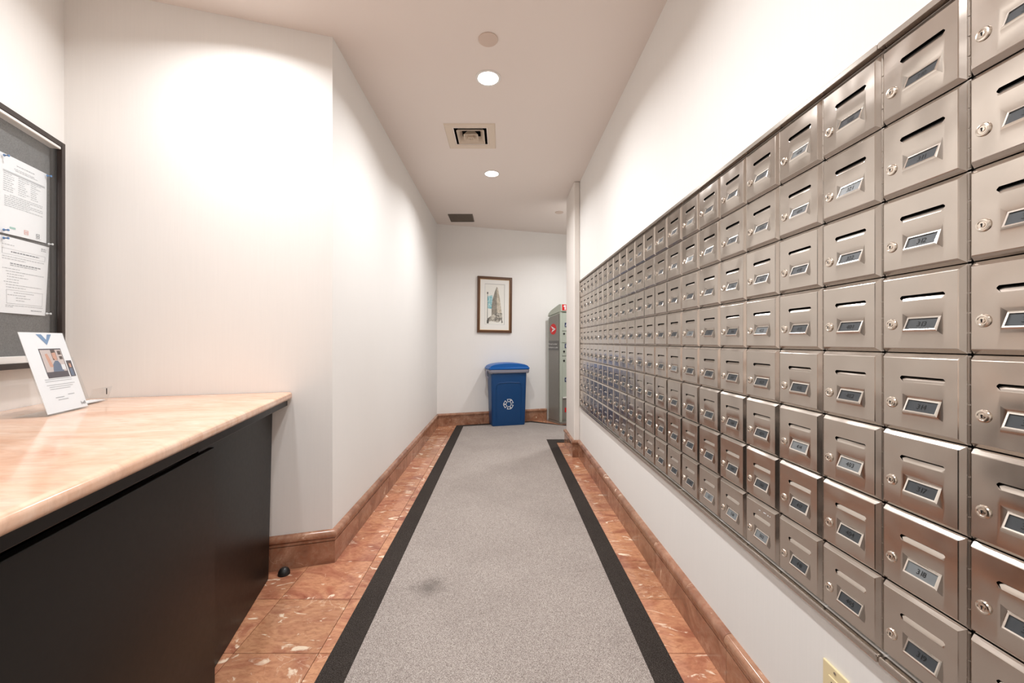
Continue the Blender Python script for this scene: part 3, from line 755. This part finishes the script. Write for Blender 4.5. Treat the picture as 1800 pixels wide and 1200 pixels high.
# liner bag folded over the rim, with soft uneven edge
rings = []
for z, gx, gy in ((.735, .0, .0), (.741, .015, .012), (.725, .026, .02), (.706, .018, .014), (.694, .006, .005)):
    ring = rrect(.53 + gx, .266 + gy, .035, z, 6)
    rings.append([(x * (1 + .010 * math.sin(i * 2.3 + z * 90)), y * (1 + .02 * math.sin(i * 1.7 + z * 60)), z_ + (.008 * math.sin(i * 1.9) if z < .7 else 0)) for i, (x, y, z_) in enumerate(ring)])
MB().loft(rings, False).build('liner_bag', 'bag_plastic', rb, 60)
m = MB().tube([(-.285, -.05, .73), (-.30, -.055, .70), (-.295, -.06, .66), (-.275, -.06, .635)], .014, 8); m.build('bag_corner', 'bag_plastic', rb, 60)
m = MB()
for z0, e in ((.742, .0),): m.loft([rrect(.545, .28, .03, .742), rrect(.56, .292, .03, .748), rrect(.56, .292, .03, .766), rrect(.54, .275, .03, .774)])
lid = m.build('lid', 'lid_blue', rb, 40)
m = MB(); rings = []
for y in (-.135, -.115, 0, .115, .135):
    e = 1.0 if abs(y) < .12 else .88
    ring = [(-.265, y, .768)] + [(.265 * -math.cos(PI * i / 14), y, .768 + .062 * e * math.sin(PI * i / 14) ** .8) for i in range(1, 14)] + [(.265, y, .768)]
    rings.append(ring)
m.loft(rings).build('lid_dome', 'lid_blue', lid, 50)
# recycling mark: three bent outlined arrows
m = MB()
def ribbon(pts, w_):
    n = len(pts)
    for i in range(n):
        a, b = Vector(pts[i]), Vector(pts[(i + 1) % n]); d = (b - a).normalized(); q = Vector((-d.y, d.x)) * w_ / 2
        a2, b2 = a - d * w_ * .4, b + d * w_ * .4
        m.quad(*[fr(p.x - .008, p.y + .285, .0018) for p in (a2 - q, b2 - q, b2 + q, a2 + q)])
ri, ro = .036, .074
for t in range(6):
    a0 = t * PI / 3; a1 = a0 + PI / 3; tw = .10 if t % 2 == 0 else -.10
    def hp(r, a, f0=.0): return Vector((r * math.cos(a), r * math.sin(a)))
    A, B, C_, D = hp(ro, a0), hp(ro, a1), hp(ri, a1), hp(ri, a0)
    g0, g1 = (.26, .10) if t % 2 == 0 else (.10, .26)
    q = [A.lerp(B, g0), A.lerp(B, 1 - g1), D.lerp(C_, 1 - g1), D.lerp(C_, g0)]
    if t % 2 == 0: q[2] = q[2].lerp(q[1], .12) + (q[2] - q[3]) * .12
    else: q[3] = q[3].lerp(q[0], .12) + (q[3] - q[2]) * .12
    ribbon([tuple(p) for p in q], .0075)
mk = m.build('recycling_mark', 'white_print', rb); mk['label'] = 'white recycling symbol of three chasing arrows'

# ------------------------------------------------------------------ parcel locker at the right of the end wall
lk = thing('parcel_locker', 'grey parcel locker with red badge standing past the pilaster', 'parcel locker', (LF.x, LF.y, 0), math.atan2(LD.y, LD.x))
DP, LW = .30, .30
def side(pts, x0, x1, mt, name, par=lk, bv=.004):
    n = len(pts)
    return bevel(MB().loft([[(x0, y, z) for y, z in pts], [(x1, y, z) for y, z in pts]]).build(name, mt, par), bv, 2)
side([(.02, .03), (DP, .03), (DP, 1.44), (DP - .03, 1.475), (.02, 1.525)], .012, LW - .012, 'locker_pale', 'cabinet_body')
side([(.0, 0), (DP, 0), (DP, .03), (.0, .03)], .004, LW - .004, 'locker_grey', 'plinth')
sp = side([(.035, .035), (DP - .025, .035), (DP - .025, 1.43), (DP - .05, 1.458), (.035, 1.50)], .0, .0115, 'locker_grey', 'side_panel'); sp['label'] = 'glossy grey side panel'
side([(-.012, 1.527), (DP - .03, 1.478), (DP - .002, 1.47), (DP - .02, 1.515), (DP - .08, 1.555), (.03, 1.625), (-.012, 1.625)], -.001, LW + .001, 'locker_pale', 'roof_cap')
MB().box(0, .03, 0, .0195, .03, 1.526).build('corner_post', 'locker_pale', lk)
# front doors
zz = [.05, .36, .92, 1.10, 1.26, 1.52]
for i, (a, b) in enumerate(zip(zz, zz[1:])):
    bevel(MB().box(.034, LW - .02, .004, .019, a + .004, b - .004).build('locker_door', 'locker_grey' if i == 0 else 'locker_pale', lk), .003, 2)
def fq2(name, mt, x0, x1, z0, z1, y=.0035): return MB().box(x0, x1, y - .0008, y, z0, z1).build(name, mt, lk)
for ch, z in (('A', 1.345), ('B', 1.06), ('C', .60)):
    t_ = fq2('door_tag', 'label_navy', .075, .135, z - .03, z + .03)
    text(MB(), ch, .055, lambda x, y, z=z: (.105 + x, .0022, z + y)).build('letter', 'white_print', t_)
for z in (1.225, .985, .86): MB().lathe([(.014, -.003), (.014, .004), (.008, .006)], 12, (.062, .001, z), '-y').build('door_lock', 'rubber_black', lk)
n1 = fq2('number_sign', 'label_red', .02, .12, 1.54, 1.62, -.0125); MB().box(.060, .080, -.0142, -.0136, 1.548, 1.612).quad((.060, -.0140, 1.612), (.060, -.0140, 1.592), (.043, -.0140, 1.584), (.043, -.0140, 1.600)).build('number', 'white_print', n1)
fq2('warning_label', 'label_red', .075, .13, .16, .22)
MB().box(.04, LW - .03, -.006, .004, .352, .366).build('ledge', 'trim_white', lk)
# round badge and caption band on the side
def sp_pt(y, z, off=.0008): return (-off, y, z)
cy_, cz_, rr = .165, 1.29, .075
bdg = MB().loft([[(0.0, cy_ + rr * math.cos(2 * PI * i / 28), cz_ + rr * math.sin(2 * PI * i / 28)) for i in range(28)], [(-.0015, cy_ + rr * math.cos(2 * PI * i / 28), cz_ + rr * math.sin(2 * PI * i / 28)) for i in range(28)]]).build('round_badge', 'label_red', lk)
m = MB()
m.quad(*[(-.0022, cy_ - a, cz_ + b) for a, b in ((-.05, .045), (.06, 0), (.045, -.006), (-.02, .008))])
m.quad(*[(-.0022, cy_ - a, cz_ + b) for a, b in ((.06, 0), (-.04, -.045), (-.015, -.008), (.045, -.002))])
m.build('wing_mark', 'white_print', bdg)
cb = MB().box(-.0012, 0, .036, DP - .026, 1.0, 1.13).build('caption_band', 'locker_band', lk)
m = MB(); text(m, 'Parcel Locker', .034, lambda x, y: (-.0018, .17 - x, 1.087 + y)); text(m, 'Armoire à colis', .034, lambda x, y: (-.0018, .17 - x, 1.04 + y)); m.build('lettering', 'trim_white', cb)

# ------------------------------------------------------------------ ceiling fittings
def downlight(x, y, label, power=1.0):
    t = thing('downlight', label, 'ceiling light', (x, y, ZC), 0, 'recessed ceiling downlights')
    MB().lathe([(.074, -.0005), (.074, -.003), (.066, -.006), (.060, -.004), (.060, -.0015)], 32).build('trim_ring', 'trim_white', t, 40)
    MB().lathe([(.060, -.0012), (.060, -.0035), (.05, -.0045), (.001, -.005)], 32).build('lens', 'lamp_lens', t, 40)
    ld = bpy.data.lights.new('downlight_lamp', 'AREA'); ld.shape = 'DISK'; ld.size = .11; ld.energy = LAMP_W * power; ld.color = LAMP_COL
    ld.spread = math.radians(150)
    lo = bpy.data.objects.new('downlight_lamp', ld); COL.objects.link(lo); lo.parent = t; lo.location = (0, 0, -.007)
    return t
downlight(-.087, 2.38, 'round recessed downlight nearer the camera, beside the disc cover')
downlight(-.103, 3.735, 'round recessed downlight farther off, behind the square vent')
downlight(-.09, 1.02, 'round recessed downlight overhead, just above the frame', .85)
downlight(-.09, -.36, 'round recessed downlight behind the camera position')
downlight(-1.06, 1.54, 'round recessed downlight above the counter, out of frame', .72)
downlight(1.05, 4.75, 'round recessed downlight in the alcove, hidden by the pilaster')
def disc(x, y, r, label):
    return tag(MB().lathe([(r, -.0005), (r, -.004), (r * .96, -.006), (.001, -.0065)], 32, (x, y, ZC)).build('ceiling_disc', 'cover_tan', None, 40), label, 'cover plate', 'round cover plates on the ceiling')
disc(-.076, 2.075, .05, 'beige round cover plate on ceiling near the first downlight')
disc(.677, 4.854, .05, 'beige round cover plate on ceiling at the far alcove')
# square supply diffuser
dv = thing('air_diffuser', 'cream square air diffuser between the two downlights', 'air vent', ((VX0 + VX1) / 2, (VY0 + VY1) / 2, ZC))
hw = (VX1 - VX0) / 2
m = MB()
def sqring(m, a, za, b, zb):
    A = [(-a, -a, za), (a, -a, za), (a, a, za), (-a, a, za)]; B = [(-b, -b, zb), (b, -b, zb), (b, b, zb), (-b, b, zb)]
    for i in range(4): j = (i + 1) % 4; m.quad(A[i], A[j], B[j], B[i])
sqring(m, .185, -.0005, .178, -.007); sqring(m, .178, -.007, .135, -.005); sqring(m, .135, -.005, hw + .001, .004); m.build('flange', 'vent_cream', dv)
for a, z in ((.102, -.006), (.054, -.012), (.020, -.018)):
    m = MB(); sqring(m, a, z, a - .030 if a > .03 else a - .014, z + .045); sqring(m, a, z, a - .003, z - .003); sqring(m, a - .003, z - .003, (a - .033) if a > .03 else a - .017, z + .042); m.build('louvre_ring', 'vent_cream', dv)
MB().lathe([(.005, .008), (.005, -.019), (.001, -.021)], 12).build('screw', 'vent_cream', dv)
m = MB(); sqring(m, hw, .0, hw, .12); m.quad((-hw, -hw, .12), (hw, -hw, .12), (hw, hw, .12), (-hw, hw, .12)); m.build('duct', 'vent_dark', dv)
# dark return grille
gr = thing('return_grille', 'dark brown return air grille on ceiling near the end wall', 'air vent', (-.52, 5.07, ZC))
m = MB(); q = .15
for x0, x1, y0, y1 in ((-q, q, -q, -q + .012), (-q, q, q - .012, q), (-q, -q + .012, -q + .012, q - .012), (q - .012, q, -q + .012, q - .012)): m.box(x0, x1, y0, y1, -.008, -.0005)
m.build('frame', 'grille_brown', gr)
MB().box(-q + .012, q - .012, -q + .012, q - .012, -.0015, -.0005).build('backing', 'vent_dark', gr)
sm = MB().loft([[(-q + .012, 0, -.002), (q - .012, 0, -.002), (q - .012, .003, -.002), (-q + .012, .003, -.002)], [(-q + .012, .012, -.007), (q - .012, .012, -.007), (q - .012, .015, -.007), (-q + .012, .015, -.007)]]).mesh('slat', 'grille_brown')
for i in range(17): link('slat', sm, gr, (0, -q + .013 + i * .0155, 0))
